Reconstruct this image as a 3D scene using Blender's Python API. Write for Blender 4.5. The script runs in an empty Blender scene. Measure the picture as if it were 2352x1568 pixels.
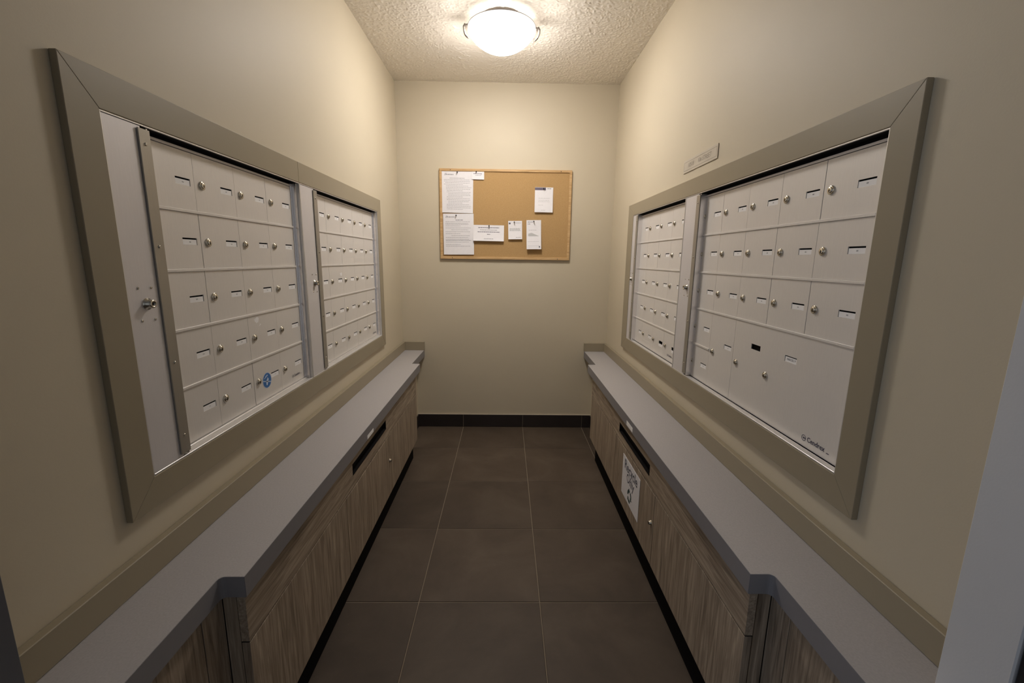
import bpy, bmesh, math, random
import numpy as np
from mathutils import Vector, Matrix
random.seed(7)
rng = np.random.default_rng(5)
C = bpy.context.scene.collection
S = bpy.context.scene
PI = math.pi

# ------------------------------------------------------------------ camera
cam_d = bpy.data.cameras.new('camera')
cam = bpy.data.objects.new('camera', cam_d)
C.objects.link(cam)
cam_d.sensor_width = 36.0
cam_d.lens = 1000.5 * 36.0 / 2352.0
cam_d.clip_start = 0.01
R_ = Vector((0.99983, -0.01343736, 0.01280671)).normalized()
W_ = Vector((0.01557801, 0.98257223, -0.18522724)).normalized()
U_ = R_.cross(W_).normalized()
cam.matrix_world = Matrix(((R_.x, U_.x, -W_.x, 0), (R_.y, U_.y, -W_.y, 0), (R_.z, U_.z, -W_.z, 1.28), (0, 0, 0, 1)))
S.camera = cam

# ------------------------------------------------------------------ world, lights, exposure
world = bpy.data.worlds.new('world'); S.world = world; world.use_nodes = True
bgn = world.node_tree.nodes['Background']
bgn.inputs[0].default_value = (0.88, 0.93, 1.0, 1); bgn.inputs[1].default_value = 0.11
S.view_settings.view_transform = 'Standard'
S.view_settings.look = 'None'
S.view_settings.gamma = 1
S.view_settings.use_curve_mapping = False
S.view_settings.exposure = 1.42
LAMP_GLASS = 21.5          # emission of the lit glass bowl
LAMP_BULB = 1.2           # emission of the two bulbs in the open bowl
al = bpy.data.lights.new('lobby_daylight', 'AREA'); al.shape = 'RECTANGLE'; al.size = 0.9; al.size_y = 1.6
al.energy = 2.7; al.color = (0.70, 0.81, 1.0)
alo = bpy.data.objects.new('lobby_daylight', al); C.objects.link(alo)
alo.location = (-1.8, -0.35, 1.35); alo.rotation_euler = (math.radians(90), 0, math.radians(-70))

# ------------------------------------------------------------------ materials
def new_mat(name):
    m = bpy.data.materials.new(name); m.use_nodes = True
    nt = m.node_tree; b = nt.nodes['Principled BSDF']
    return m, nt, b
def coords(nt, scale=(1, 1, 1), kind='Object'):
    tc = nt.nodes.new('ShaderNodeTexCoord'); mp = nt.nodes.new('ShaderNodeMapping')
    mp.inputs['Scale'].default_value = scale
    nt.links.new(tc.outputs[kind], mp.inputs[0]); return mp.outputs[0]
def noise(nt, vec, scale, detail=4, rough=0.55, dist=0.0):
    n = nt.nodes.new('ShaderNodeTexNoise'); n.inputs['Scale'].default_value = scale
    n.inputs['Detail'].default_value = detail; n.inputs['Roughness'].default_value = rough
    n.inputs['Distortion'].default_value = dist
    nt.links.new(vec, n.inputs['Vector']); return n.outputs['Fac']
def ramp(nt, fac, stops):
    r = nt.nodes.new('ShaderNodeValToRGB'); e = r.color_ramp.elements
    while len(e) < len(stops): e.new(0.5)
    for k, (p, c) in enumerate(stops):
        e[k].position = p; e[k].color = (c[0], c[1], c[2], 1)
    nt.links.new(fac, r.inputs[0]); return r.outputs[0]
def bump(nt, b, h, strength, dist=0.001):
    n = nt.nodes.new('ShaderNodeBump'); n.inputs['Strength'].default_value = strength
    n.inputs['Distance'].default_value = dist
    nt.links.new(h, n.inputs['Height']); nt.links.new(n.outputs[0], b.inputs['Normal'])
def srgb(r, g, b):
    f = lambda v: (v / 255 / 12.92) if v / 255 <= 0.04045 else ((v / 255 + 0.055) / 1.055) ** 2.4
    return (f(r), f(g), f(b))
def paint(name, col, rough=0.6, vary=0.05, bscale=260, bstr=0.12, spec=0.3):
    m, nt, b = new_mat(name)
    v = coords(nt)
    n = noise(nt, v, 1.7, 3)
    lo = tuple(c * (1 - vary) for c in col); hi = tuple(min(1, c * (1 + vary)) for c in col)
    nt.links.new(ramp(nt, n, [(0.3, lo), (0.7, hi)]), b.inputs['Base Color'])
    b.inputs['Roughness'].default_value = rough
    b.inputs['Specular IOR Level'].default_value = spec
    if bstr: bump(nt, b, noise(nt, v, bscale, 2), bstr, 0.0008)
    return m
def plain(name, col, rough=0.5, metal=0.0, spec=0.5):
    m, nt, b = new_mat(name)
    v = coords(nt)
    n = noise(nt, v, 60, 2)
    nt.links.new(ramp(nt, n, [(0.2, tuple(c * 0.96 for c in col)), (0.8, col)]), b.inputs['Base Color'])
    b.inputs['Roughness'].default_value = rough; b.inputs['Metallic'].default_value = metal
    b.inputs['Specular IOR Level'].default_value = spec
    return m
M = {}
M['wall'] = paint('wall_paint', (0.585, 0.513, 0.385), 0.55, 0.02, spec=0.3)
M['frame'] = paint('frame_paint', (0.310, 0.262, 0.182), 0.42, 0.02, 180, 0.05, spec=0.35)
M['lobby'] = paint('lobby_paint', (0.62, 0.62, 0.63), 0.6, 0.03)
M['dark_trim'] = plain('black_door_metal', (0.012, 0.012, 0.015), 0.5)
M['trim_shaded'] = paint('shade_toned_trim', (0.10, 0.10, 0.11), 0.6, 0.03)  # shade put into the colour, for the left jamb and left lobby wall
M['popcorn'] = paint('popcorn_ceiling', (0.85, 0.79, 0.70), 0.9, 0.03, 300, 0.8, spec=0.1)
M['alu'] = None
def alu(name, col, rough, metal, aniso=0.0, streak=(1, 1, 1), amt=0.04):
    m, nt, b = new_mat(name)
    v = coords(nt, streak)
    n = noise(nt, v, 90, 4)
    n2 = noise(nt, coords(nt), 3.0, 3)
    mx = nt.nodes.new('ShaderNodeMath'); mx.operation = 'ADD'
    nt.links.new(n, mx.inputs[0]); nt.links.new(n2, mx.inputs[1])
    hf = nt.nodes.new('ShaderNodeMath'); hf.operation = 'MULTIPLY'; hf.inputs[1].default_value = 0.5
    nt.links.new(mx.outputs[0], hf.inputs[0])
    nt.links.new(ramp(nt, hf.outputs[0], [(0.3, tuple(c * (1 - amt) for c in col)), (0.7, tuple(c * (1 + amt) for c in col))]), b.inputs['Base Color'])
    b.inputs['Roughness'].default_value = rough; b.inputs['Metallic'].default_value = metal
    return m
M['alu'] = alu('brushed_aluminium', (0.74, 0.70, 0.66), 0.46, 0.20, streak=(3, 3, 0.3))
M['alu_strip'] = alu('aluminium_strip', (0.68, 0.65, 0.65), 0.50, 0.3, streak=(3, 3, 0.2))
M['alu_bright'] = alu('satin_aluminium_edge', (0.70, 0.68, 0.66), 0.38, 0.6)
M['alu_side'] = alu('polished_aluminium_channel', (0.86, 0.83, 0.82), 0.27, 0.9)
M['steel_bar'] = alu('brushed_steel_bar', (0.36, 0.33, 0.28), 0.42, 0.5, streak=(4, 4, 0.3))
M['chrome'] = plain('nickel_plate', (0.62, 0.58, 0.50), 0.22, 1.0)
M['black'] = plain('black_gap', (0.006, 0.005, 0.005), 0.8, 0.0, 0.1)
M['card'] = plain('white_card', (0.92, 0.90, 0.89), 0.6)
M['paper'] = plain('white_paper', (0.80, 0.78, 0.80), 0.7)
M['ink'] = plain('grey_ink', (0.36, 0.35, 0.37), 0.8)
M['ink_card'] = plain('card_ink', (0.20, 0.20, 0.22), 0.7)
M['ink_dark'] = plain('dark_ink', (0.10, 0.10, 0.13), 0.7)
M['ink_band'] = plain('purple_grey_ink', (0.14, 0.12, 0.17), 0.7)
M['ink_photo'] = plain('pale_grey_print', (0.50, 0.50, 0.50), 0.7)
M['pin'] = plain('black_pin', (0.03, 0.03, 0.035), 0.3)
M['blue'] = plain('blue_sticker_print', srgb(52, 110, 175), 0.35)
M['pale_blue'] = plain('pale_sticker_print', (0.62, 0.70, 0.85), 0.4)
M['green'] = plain('dark_green_print', (0.045, 0.085, 0.085), 0.6)
M['plaque'] = plain('grey_plaque_plastic', (0.56, 0.50, 0.41), 0.4)
M['engrave'] = plain('engraved_grey', (0.24, 0.20, 0.155), 0.6)
M['brand'] = plain('brand_ink', (0.05, 0.045, 0.08), 0.5)
M['grout'] = paint('grout', (0.24, 0.195, 0.145), 0.9, 0.1)
M['caulk'] = paint('cut_caulk', (0.5, 0.43, 0.34), 0.7, 0.05)

def tile_mat(name, lo, mid, hi, rough):
    m, nt, b = new_mat(name)
    oi = nt.nodes.new('ShaderNodeObjectInfo')
    geo = nt.nodes.new('ShaderNodeNewGeometry')
    av = nt.nodes.new('ShaderNodeVectorMath'); av.operation = 'ADD'
    cb = nt.nodes.new('ShaderNodeCombineXYZ')
    mu = nt.nodes.new('ShaderNodeMath'); mu.operation = 'MULTIPLY'; mu.inputs[1].default_value = 37
    nt.links.new(oi.outputs['Random'], mu.inputs[0]); nt.links.new(mu.outputs[0], cb.inputs[2])
    nt.links.new(geo.outputs['Position'], av.inputs[0]); nt.links.new(cb.outputs[0], av.inputs[1])
    v = av.outputs[0]
    n1 = noise(nt, v, 3.2, 5, 0.6, 0.4); n2 = noise(nt, v, 45, 3)
    c = ramp(nt, n1, [(0.25, lo), (0.5, mid), (0.78, hi)])
    hs = nt.nodes.new('ShaderNodeHueSaturation')
    mr = nt.nodes.new('ShaderNodeMapRange'); mr.inputs[3].default_value = 0.84; mr.inputs[4].default_value = 1.16
    nt.links.new(oi.outputs['Random'], mr.inputs[0]); nt.links.new(mr.outputs[0], hs.inputs['Value'])
    nt.links.new(c, hs.inputs['Color'])
    sp = nt.nodes.new('ShaderNodeMix'); sp.data_type = 'RGBA'
    spk = ramp(nt, noise(nt, v, 160, 2), [(0.70, (0, 0, 0)), (0.80, (1, 1, 1))])
    mm = nt.nodes.new('ShaderNodeMath'); mm.operation = 'MULTIPLY'; mm.inputs[1].default_value = 0.25
    nt.links.new(spk, mm.inputs[0]); nt.links.new(mm.outputs[0], sp.inputs[0])
    nt.links.new(hs.outputs[0], sp.inputs[6]); sp.inputs[7].default_value = (hi[0] * 2.2, hi[1] * 2.2, hi[2] * 2.2, 1)
    nt.links.new(sp.outputs[2], b.inputs['Base Color'])
    b.inputs['Roughness'].default_value = rough; b.inputs['Specular IOR Level'].default_value = 0.35
    bump(nt, b, n2, 0.12, 0.0008)
    return m
M['tile'] = tile_mat('brown_floor_tile', (0.050, 0.035, 0.024), (0.074, 0.053, 0.037), (0.108, 0.081, 0.058), 0.6)
M['base_tile'] = tile_mat('dark_baseboard_tile', (0.020, 0.015, 0.013), (0.027, 0.020, 0.018), (0.035, 0.027, 0.025), 0.5)

def laminate():
    m, nt, b = new_mat('grey_laminate')
    v = coords(nt)
    n = noise(nt, v, 240, 2)
    nt.links.new(ramp(nt, n, [(0.3, (0.385, 0.365, 0.365)), (0.7, (0.43, 0.41, 0.41))]), b.inputs['Base Color'])
    b.inputs['Roughness'].default_value = 0.40; b.inputs['Specular IOR Level'].default_value = 0.5
    return m
M['laminate'] = laminate()
M['laminate_edge'] = plain('grey_laminate_edge', (0.235, 0.225, 0.235), 0.45)

def wood(name, axis, cols):
    # axis = direction of the grain
    m, nt, b = new_mat(name)
    s = [44, 44, 44]; s[axis] = 3.0
    v = coords(nt, tuple(s))
    n1 = noise(nt, v, 1.0, 6, 0.62, 1.6)
    s2 = [190, 190, 190]; s2[axis] = 7
    n2 = noise(nt, coords(nt, tuple(s2)), 1.0, 3, 0.6)
    a = nt.nodes.new('ShaderNodeMix'); a.data_type = 'FLOAT'; a.inputs[0].default_value = 0.38
    nt.links.new(n1, a.inputs[2]); nt.links.new(n2, a.inputs[3])
    nt.links.new(ramp(nt, a.outputs[0], [(0.34, cols[0]), (0.50, cols[1]), (0.66, cols[2])]), b.inputs['Base Color'])
    b.inputs['Roughness'].default_value = 0.55; b.inputs['Specular IOR Level'].default_value = 0.35
    bump(nt, b, a.outputs[0], 0.25, 0.0012)
    return m
WC = [(0.150, 0.112, 0.080), (0.320, 0.252, 0.186), (0.500, 0.405, 0.305)]
M['wood_v'] = wood('taupe_laminate_vertical_grain', 2, WC)
M['wood_h'] = wood('taupe_laminate_long_grain', 1, WC)
def cork():
    m, nt, b = new_mat('cork')
    v = coords(nt)
    n = noise(nt, v, 260, 3, 0.7); n0 = noise(nt, v, 4, 2)
    nt.links.new(ramp(nt, n, [(0.25, (0.37, 0.225, 0.095)), (0.5, (0.46, 0.29, 0.13)), (0.8, (0.54, 0.36, 0.17))]), b.inputs['Base Color'])
    b.inputs['Roughness'].default_value = 0.9; b.inputs['Specular IOR Level'].default_value = 0.1
    bump(nt, b, n, 0.3, 0.0008); return m
M['cork'] = cork()
M['oak'] = wood('light_oak_trim', 0, [(0.42, 0.25, 0.10), (0.56, 0.36, 0.17), (0.66, 0.45, 0.23)])
def glow(name, col, e, base=(0.9, 0.9, 0.88)):
    m, nt, b = new_mat(name)
    b.inputs['Base Color'].default_value = (*base, 1)
    b.inputs['Emission Color'].default_value = (*col, 1); b.inputs['Emission Strength'].default_value = e
    b.inputs['Roughness'].default_value = 0.25
    return m
M['glass_lit'] = glow('lit_frosted_glass', (1.0, 0.955, 0.915), LAMP_GLASS)
M['glass_inner'] = glow('lit_frosted_glass_inside', (1.0, 0.95, 0.90), 0.8, (0.55, 0.54, 0.52))
M['glass_rim'] = glow('frosted_glass_rim', (1.0, 0.94, 0.88), 0.35, (0.75, 0.75, 0.78))
M['bulb'] = glow('lit_bulb', (1.0, 0.96, 0.93), LAMP_BULB)
M['lamp_metal'] = plain('brushed_nickel', (0.22, 0.19, 0.165), 0.45, 0.5)

# ------------------------------------------------------------------ mesh helpers
class MB:
    """collects shapes, builds ONE mesh object"""
    def __init__(self): self.v = []; self.f = []; self.mi = []; self.sm = []
    def add(self, vs, fs, mi=0, smooth=False):
        o = len(self.v); self.v += [tuple(p) for p in vs]
        for f in fs: self.f.append(tuple(i + o for i in f)); self.mi.append(mi); self.sm.append(smooth)
        return self
    def box(self, x0, x1, y0, y1, z0, z1, mi=0, bev=0.0):
        if x1 < x0: x0, x1 = x1, x0
        if y1 < y0: y0, y1 = y1, y0
        if z1 < z0: z0, z1 = z1, z0
        if bev <= 0:
            vs = [(x, y, z) for x in (x0, x1) for y in (y0, y1) for z in (z0, z1)]
            fs = [(0, 1, 3, 2), (4, 6, 7, 5), (0, 4, 5, 1), (2, 3, 7, 6), (0, 2, 6, 4), (1, 5, 7, 3)]
            return self.add(vs, fs, mi)
        bm = bmesh.new(); bmesh.ops.create_cube(bm, size=1)
        for v in bm.verts:
            v.co = Vector(((x0 + x1) / 2 + v.co.x * (x1 - x0), (y0 + y1) / 2 + v.co.y * (y1 - y0), (z0 + z1) / 2 + v.co.z * (z1 - z0)))
        bmesh.ops.bevel(bm, geom=bm.edges[:], offset=bev, segments=1, affect='EDGES', profile=0.5)
        bm.verts.index_update()
        self.add([v.co[:] for v in bm.verts], [[v.index for v in f.verts] for f in bm.faces], mi)
        bm.free(); return self
    def prism(self, pts, z0, z1, mi=0, bev=0.0):
        """closed outline in x,y extruded in z"""
        n = len(pts)
        ar = sum(pts[i][0] * pts[(i + 1) % n][1] - pts[(i + 1) % n][0] * pts[i][1] for i in range(n))
        if ar < 0: pts = pts[::-1]
        vs = [(p[0], p[1], z0) for p in pts] + [(p[0], p[1], z1) for p in pts]
        fs = [tuple(range(n - 1, -1, -1)), tuple(range(n, 2 * n))] + [(i, (i + 1) % n, n + (i + 1) % n, n + i) for i in range(n)]
        return self.add(vs, fs, mi)
    def lathe(self, prof, seg, T, mi=0, smooth=True, cap=False):
        """prof: (radius, height) list; T: Matrix mapping local (x,y,z axis) to object space"""
        vs = []; fs = []
        for (r, h) in prof:
            for k in range(seg):
                a = 2 * PI * k / seg
                vs.append((T @ Vector((r * math.cos(a), r * math.sin(a), h)))[:])
        for j in range(len(prof) - 1):
            for k in range(seg):
                fs.append((j * seg + k, j * seg + (k + 1) % seg, (j + 1) * seg + (k + 1) % seg, (j + 1) * seg + k))
        if cap: fs.append(tuple((len(prof) - 1) * seg + k for k in range(seg)))
        return self.add(vs, fs, mi, smooth)
    def mesh(self, name, mats):
        me = bpy.data.meshes.new(name)
        me.from_pydata(self.v, [], self.f)
        for m in (mats if isinstance(mats, (list, tuple)) else [mats]): me.materials.append(m)
        me.polygons.foreach_set('material_index', self.mi)
        me.polygons.foreach_set('use_smooth', self.sm)
        me.update(); return me
    def build(self, name, mats, parent=None, loc=(0, 0, 0)):
        return link(name, self.mesh(name, mats), parent, loc)
def link(name, me, parent=None, loc=(0, 0, 0)):
    o = bpy.data.objects.new(name, me); C.objects.link(o); o.location = loc
    if parent is not None: o.parent = parent
    return o
def tag(o, label=None, cat=None, group=None, kind=None):
    if label: o['label'] = label
    if cat: o['category'] = cat
    if group: o['group'] = group
    if kind: o['kind'] = kind
    return o
def empty(name, loc=(0, 0, 0), rz=0.0):
    o = bpy.data.objects.new(name, None); C.objects.link(o); o.location = loc; o.rotation_euler = (0, 0, rz)
    o.empty_display_size = 0.05
    return o
_font_cache = {}
def text_geo(txt, size, bold=0.0):
    """flat glyph triangles of a text, centred, unit = metres, in x,y"""
    key = (txt, size, bold)
    if key in _font_cache: return _font_cache[key]
    cu = bpy.data.curves.new('lettering', 'FONT'); cu.body = txt; cu.size = size
    cu.align_x = 'CENTER'; cu.align_y = 'CENTER'; cu.resolution_u = 2; cu.offset = bold
    ob = bpy.data.objects.new('lettering', cu); C.objects.link(ob)
    bpy.context.view_layer.update()
    me = ob.to_mesh()
    g = ([v.co[:] for v in me.vertices], [tuple(p.vertices) for p in me.polygons])
    ob.to_mesh_clear(); bpy.data.objects.remove(ob); bpy.data.curves.remove(cu)
    _font_cache[key] = g; return g
def put_text(mb, txt, size, cx, cz, y, mi, bold=0.0, sx=1.0, shear=0.0):
    """print in the x,z plane, read by someone looking along +y"""
    vs, fs = text_geo(txt, size, bold)
    mb.add([(cx + p[0] * sx + shear * p[1], y, cz + p[1]) for p in vs], fs, mi)

# ------------------------------------------------------------------ dimensions
XL, XR, YB, H = -0.765, 0.7605, 3.2146, 2.4517
YO = 0.584                       # where the alcove walls end
# ------------------------------------------------------------------ setting: floor
fl = MB().box(-2.6, 2.6, -2.4, YB + 0.1, -0.06, -0.002).build('floor', M['grout'])
tag(fl, 'dark brown square ceramic tile floor between the two cabinets', kind='structure')
T = 0.4583; gx0 = -0.3172; gy0 = 2.819; g = 0.0018
xs = [gx0 + k * T for k in range(-5, 7)]; ys = [gy0 + k * T for k in range(-11, 2)]
tile_cache = {}
for i in range(len(xs) - 1):
    for j in range(len(ys) - 1):
        x0, x1, y0, y1 = xs[i] + g, xs[i + 1] - g, ys[j] + g, ys[j + 1] - g
        if y0 > YO + 0.0 :
            x0, x1 = max(x0, XL + 0.002), min(x1, XR - 0.002)
        x0, x1 = max(x0, -2.55), min(x1, 2.55)
        y1 = min(y1, YB - 0.010)
        if x1 - x0 < 0.02 or y1 - y0 < 0.02: continue
        w, h = round(x1 - x0, 4), round(y1 - y0, 4)
        if (w, h) not in tile_cache:
            tile_cache[(w, h)] = MB().box(-w / 2, w / 2, -h / 2, h / 2, -0.008, 0.0, bev=0.0012).mesh('tile', M['tile'])
        link('tile', tile_cache[(w, h)], fl, ((x0 + x1) / 2, (y0 + y1) / 2, 0))
# ------------------------------------------------------------------ ceiling with real popcorn relief
def popcorn():
    nx, ny = 500, 850
    def blur(a, r):
        for ax in (0, 1):
            acc = np.zeros_like(a)
            for k in range(-r, r + 1): acc += np.roll(a, k, axis=ax)
            a = acc / (2 * r + 1)
        return a
    a = blur(rng.random((ny, nx)), 1)
    a = (a - a.mean()) / a.std()
    b = blur(blur(rng.random((ny, nx)), 2), 2); b = (b - b.mean()) / b.std()
    hgt = np.clip(0.8 * a + 0.35 * b, -0.5, 2.2) * 0.0009
    X, Y = np.meshgrid(np.linspace(XL, XR, nx), np.linspace(0.54, YB, ny))
    co = np.stack([X, Y, H - hgt], -1).reshape(-1, 3)
    idx = np.arange(nx * ny).reshape(ny, nx)
    q = np.stack([idx[:-1, :-1], idx[1:, :-1], idx[1:, 1:], idx[:-1, 1:]], -1).reshape(-1, 4)
    me = bpy.data.meshes.new('ceiling')
    me.vertices.add(len(co)); me.vertices.foreach_set('co', co.ravel().astype(np.float32))
    me.loops.add(q.size); me.loops.foreach_set('vertex_index', q.ravel().astype(np.int32))
    me.polygons.add(len(q)); me.polygons.foreach_set('loop_start', np.arange(0, q.size, 4, dtype=np.int32))
    try: me.polygons.foreach_set('loop_total', np.full(len(q), 4, dtype=np.int32))
    except Exception: pass
    me.polygons.foreach_set('use_smooth', np.ones(len(q), dtype=bool))
    me.materials.append(M['popcorn']); me.update(calc_edges=True); me.validate()
    return me
ce = link('ceiling', popcorn()); tag(ce, 'cream popcorn textured ceiling of the alcove', kind='structure')
cs = MB().box(XL - 0.12, XR + 0.12, 0.545, YB + 0.1, H + 0.004, H + 0.1).build('ceiling_slab', M['popcorn'], ce)
# ------------------------------------------------------------------ walls (with openings for the mailboxes)
ZO0, ZO1 = 0.8105, 1.5435
def side_wall(name, x_in, x_out, ya, yb, y0, y1, mat, back):
    m = MB()
    m.box(x_in, x_out, y0, ya, 0, H + 0.01); m.box(x_in, x_out, yb, YB + 0.12, 0, H + 0.01)
    m.box(x_in, x_out, ya, yb, 0, ZO0 - 0.004); m.box(x_in, x_out, ya, yb, ZO1 + 0.004, H + 0.01)
    return m.build(name, mat)
LY0, LY1 = 0.8779, 2.6395
RY0, RY1 = 0.9030, 2.6495
wl = side_wall('wall_left', XL, XL - 0.13, LY0 - 0.004, LY1 + 0.004, 0.549, 0, M['wall'], 0)
tag(wl, 'beige painted side wall left of the aisle', kind='structure')
wr = side_wall('wall_right', XR, XR + 0.13, RY0 - 0.004, RY1 + 0.004, YO, 0, M['wall'], 0)
tag(wr, 'beige painted side wall right of the aisle', kind='structure')
wb = MB().box(XL - 0.13, XR + 0.13, YB, YB + 0.12, 0, H + 0.01).build('wall_back', M['wall'])
tag(wb, 'beige painted back wall behind the cork board', kind='structure')
# grey wall end facing the lobby, and black door jamb beyond it (right side), left jamb coloured dark for shade
t1 = MB().box(0.700, XR + 0.13, 0.493, 0.582, 0, H, bev=0.002).build('trim_1', M['lobby'])
tag(t1, 'grey painted jamb of the opening, right of the worktop', kind='structure')
t2 = MB().box(0.703, XR + 0.16, 0.455, 0.4925, 0, H, bev=0.003).build('trim_2', M['dark_trim'])
tag(t2, 'near black door frame edge at the lower right corner', kind='structure')
t3 = MB().box(-0.700, XL - 0.13, 0.460, 0.547, 0, H, bev=0.002).build('trim_3', M['trim_shaded'])
tag(t3, 'jamb of the opening at the left edge, its shade put into a dark colour', kind='structure')
# lobby shell behind the photographer
wlo = MB().box(-2.6, XL - 0.132, 0.50, 0.58, 0, H).build('wall_lobby_left', M['trim_shaded']); tag(wlo, 'lobby wall left of the alcove mouth, coloured dark for shade', kind='structure')  # wall tone darkened in place of shade
wro = MB().box(XR + 0.162, 2.6, 0.50, 0.58, 0, H).build('wall_lobby_right', M['lobby']); tag(wro, 'dim grey lobby wall right of the alcove mouth', kind='structure')
m = MB(); m.box(-2.6, -2.5, -2.4, 0.499, 0, H)
tag(m.build('wall_lobby_far_left', M['lobby']), 'dim lobby side wall on the far left', kind='structure')
m = MB(); m.box(2.5, 2.6, -2.4, 0.499, 0, H)
tag(m.build('wall_lobby_far_right', M['lobby']), 'dim lobby side wall on the far right', kind='structure')
m = MB(); m.box(-2.6, 2.6, -2.4, 0.54, H, H + 0.1)
tag(m.build('ceiling_lobby', M['lobby']), 'dim flat lobby ceiling behind the alcove', kind='structure')

# ------------------------------------------------------------------ knee walls + tile baseboards
bb = MB().box(-0.668, 0.670, YB - 0.0055, YB - 0.0005, 0.0, 0.0985).build('baseboard_back', M['grout'])
tag(bb, 'dark brown tile baseboard along the back wall', kind='structure')
ex = [-0.668, gx0, gx0 + T, gx0 + 2 * T, 0.670]
for a, b_ in zip(ex[:-1], ex[1:]):
    MB().box(a + 0.0018, b_ - 0.0018, YB - 0.0095, YB - 0.005, 0.002, 0.0985, bev=0.001).build('tile', M['base_tile'], bb)
MB().box(-0.668, 0.670, YB - 0.009, YB - 0.0005, 0.0985, 0.1015).build('caulk_line', M['caulk'], bb)
for s, nm, side in ((-1, 'left', 'left'), (1, 'right', 'right')):
    xk = 0.668
    xa, xb_ = (XL, -xk) if s < 0 else (xk, XR)
    k = MB().box(xa, xb_, 2.686, YB, 0, 0.553).build('wall_knee_' + nm, M['wall'])
    tag(k, 'low beige wall under the far end of the %s worktop' % side, kind='structure')
    b2 = MB().box(s * xk, s * (xk - 0.004), 2.69, YB - 0.010, 0, 0.0985).build('baseboard_' + nm, M['grout'])
    tag(b2, 'short dark tile baseboard under the %s worktop end' % side, kind='structure')
    MB().box(s * (xk - 0.0035), s * (xk - 0.009), 2.69, YB - 0.011, 0.002, 0.0985, bev=0.001).build('tile', M['base_tile'], b2)

# ------------------------------------------------------------------ painted surrounds of the mailbox banks
def surround(side):
    if side == 'left':
        xw, xf = XL, XL + 0.0135; yn, yf, yni, yfi = 0.811, 2.7082, LY0, LY1; zt, zb = 1.6148, 0.7438; zti, zbi = 1.5435, 0.8105
        ym = 1.664
    else:
        xw, xf = XR, XR - 0.0135; yn, yf, yni, yfi = 0.8391, 2.752, RY0, RY1; zt, zb = 1.6084, 0.739; zti, zbi = 1.5435, 0.8105
        ym = None
    root = empty('mailbox_surround', (xw, yn, zb))
    tag(root, 'wide taupe painted wooden surround framing the %s wall mailboxes' % side, 'frame', 'mailbox surrounds')
    def quad(name, pts):
        # pts: 4 (y,z) outline, extruded between wall and front
        n = 4
        xa, xb_ = (xw, xf)
        vs = [(xa - xw, p[0] - yn, p[1] - zb) for p in pts] + [(xb_ - xw, p[0] - yn, p[1] - zb) for p in pts]
        fs = [(0, 1, 2, 3), (7, 6, 5, 4)] + [(i, i + 4, (i + 1) % 4 + 4, (i + 1) % 4) for i in range(4)]
        bm = bmesh.new(); bv = [bm.verts.new(v) for v in vs]
        for f in fs: bm.faces.new([bv[i] for i in f])
        bmesh.ops.recalc_face_normals(bm, faces=bm.faces[:])
        bmesh.ops.bevel(bm, geom=bm.edges[:], offset=0.0012, segments=2, affect='EDGES', profile=0.5)
        me = bpy.data.meshes.new(name); bm.to_mesh(me); bm.free(); me.materials.append(M['frame'])
        link(name, me, root)
    j = 0.0003
    quad('side_stile', [(yn, zb), (yni, zbi + j), (yni, zti - j), (yn, zt)])
    quad('side_stile', [(yf, zb), (yf, zt), (yfi, zti - j), (yfi, zbi + j)])
    quad('bottom_rail', [(yn, zb), (yf, zb), (yfi, zbi), (yni, zbi)])
    if ym:
        quad('top_rail', [(yn, zt), (yni, zti), (ym - 0.0004, zti), (ym - 0.0004, zt)])
        quad('top_rail', [(ym + 0.0004, zt), (ym + 0.0004, zti), (yfi, zti), (yf, zt)])
    else:
        quad('top_rail', [(yn, zt), (yni, zti), (yfi, zti), (yf, zt)])
surround('left'); surround('right')

# ------------------------------------------------------------------ mailbox banks
# local frame: x to the viewer's right, z up, y into the wall; y=0 is the front of the lock strip
def TY(x, z, y):   # lathe matrix: axis points towards the viewer (-y)
    return Matrix(((1, 0, 0, x), (0, 0, -1, y), (0, 1, 0, z), (0, 0, 0, 1)))
def lock_mesh():
    m = MB()
    T0 = TY(0, 0, 0)
    m.lathe([(0.0110, 0), (0.0110, 0.0026), (0.0101, 0.0036), (0.0084, 0.0041), (0.0077, 0.0034), (0.0075, 0.0054), (0.0063, 0.0062), (0.0, 0.0062)], 16, T0, 0)
    m.box(-0.0009, 0.0009, -0.0067, -0.0060, -0.0042, 0.0032, 1)
    m.lathe([(0.0021, 0.0064), (0.0, 0.0066)], 8, TY(0, -0.0010, 0), 1)
    return m.mesh('door_lock', [M['chrome'], M['black']])
LOCK = lock_mesh()
def screw_mesh(r=0.0034):
    m = MB(); m.lathe([(r, 0), (r * 0.95, r * 0.35), (r * 0.6, r * 0.62), (r * 0.32, r * 0.68), (r * 0.26, r * 0.4), (0, r * 0.4)], 12, TY(0, 0, 0), 0)
    return m.mesh('screw', M['chrome'])
SCREW = screw_mesh(); SCREW_S = screw_mesh(0.0029)
def big_lock():
    m = MB(); m.lathe([(0.0125, 0), (0.0125, 0.0016), (0.0092, 0.0022), (0.0090, 0.0125), (0.0078, 0.0140), (0.0050, 0.0140), (0.0045, 0.0100), (0.0, 0.0100)], 20, TY(0, 0, 0), 0)
    m.lathe([(0.0044, 0.0101), (0.0, 0.0102)], 12, TY(0, 0, 0), 1)
    return m.mesh('strip_lock', [M['chrome'], M['black']])
BIGLOCK = big_lock()
WW, WH = 0.0500, 0.0168       # label window
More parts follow.
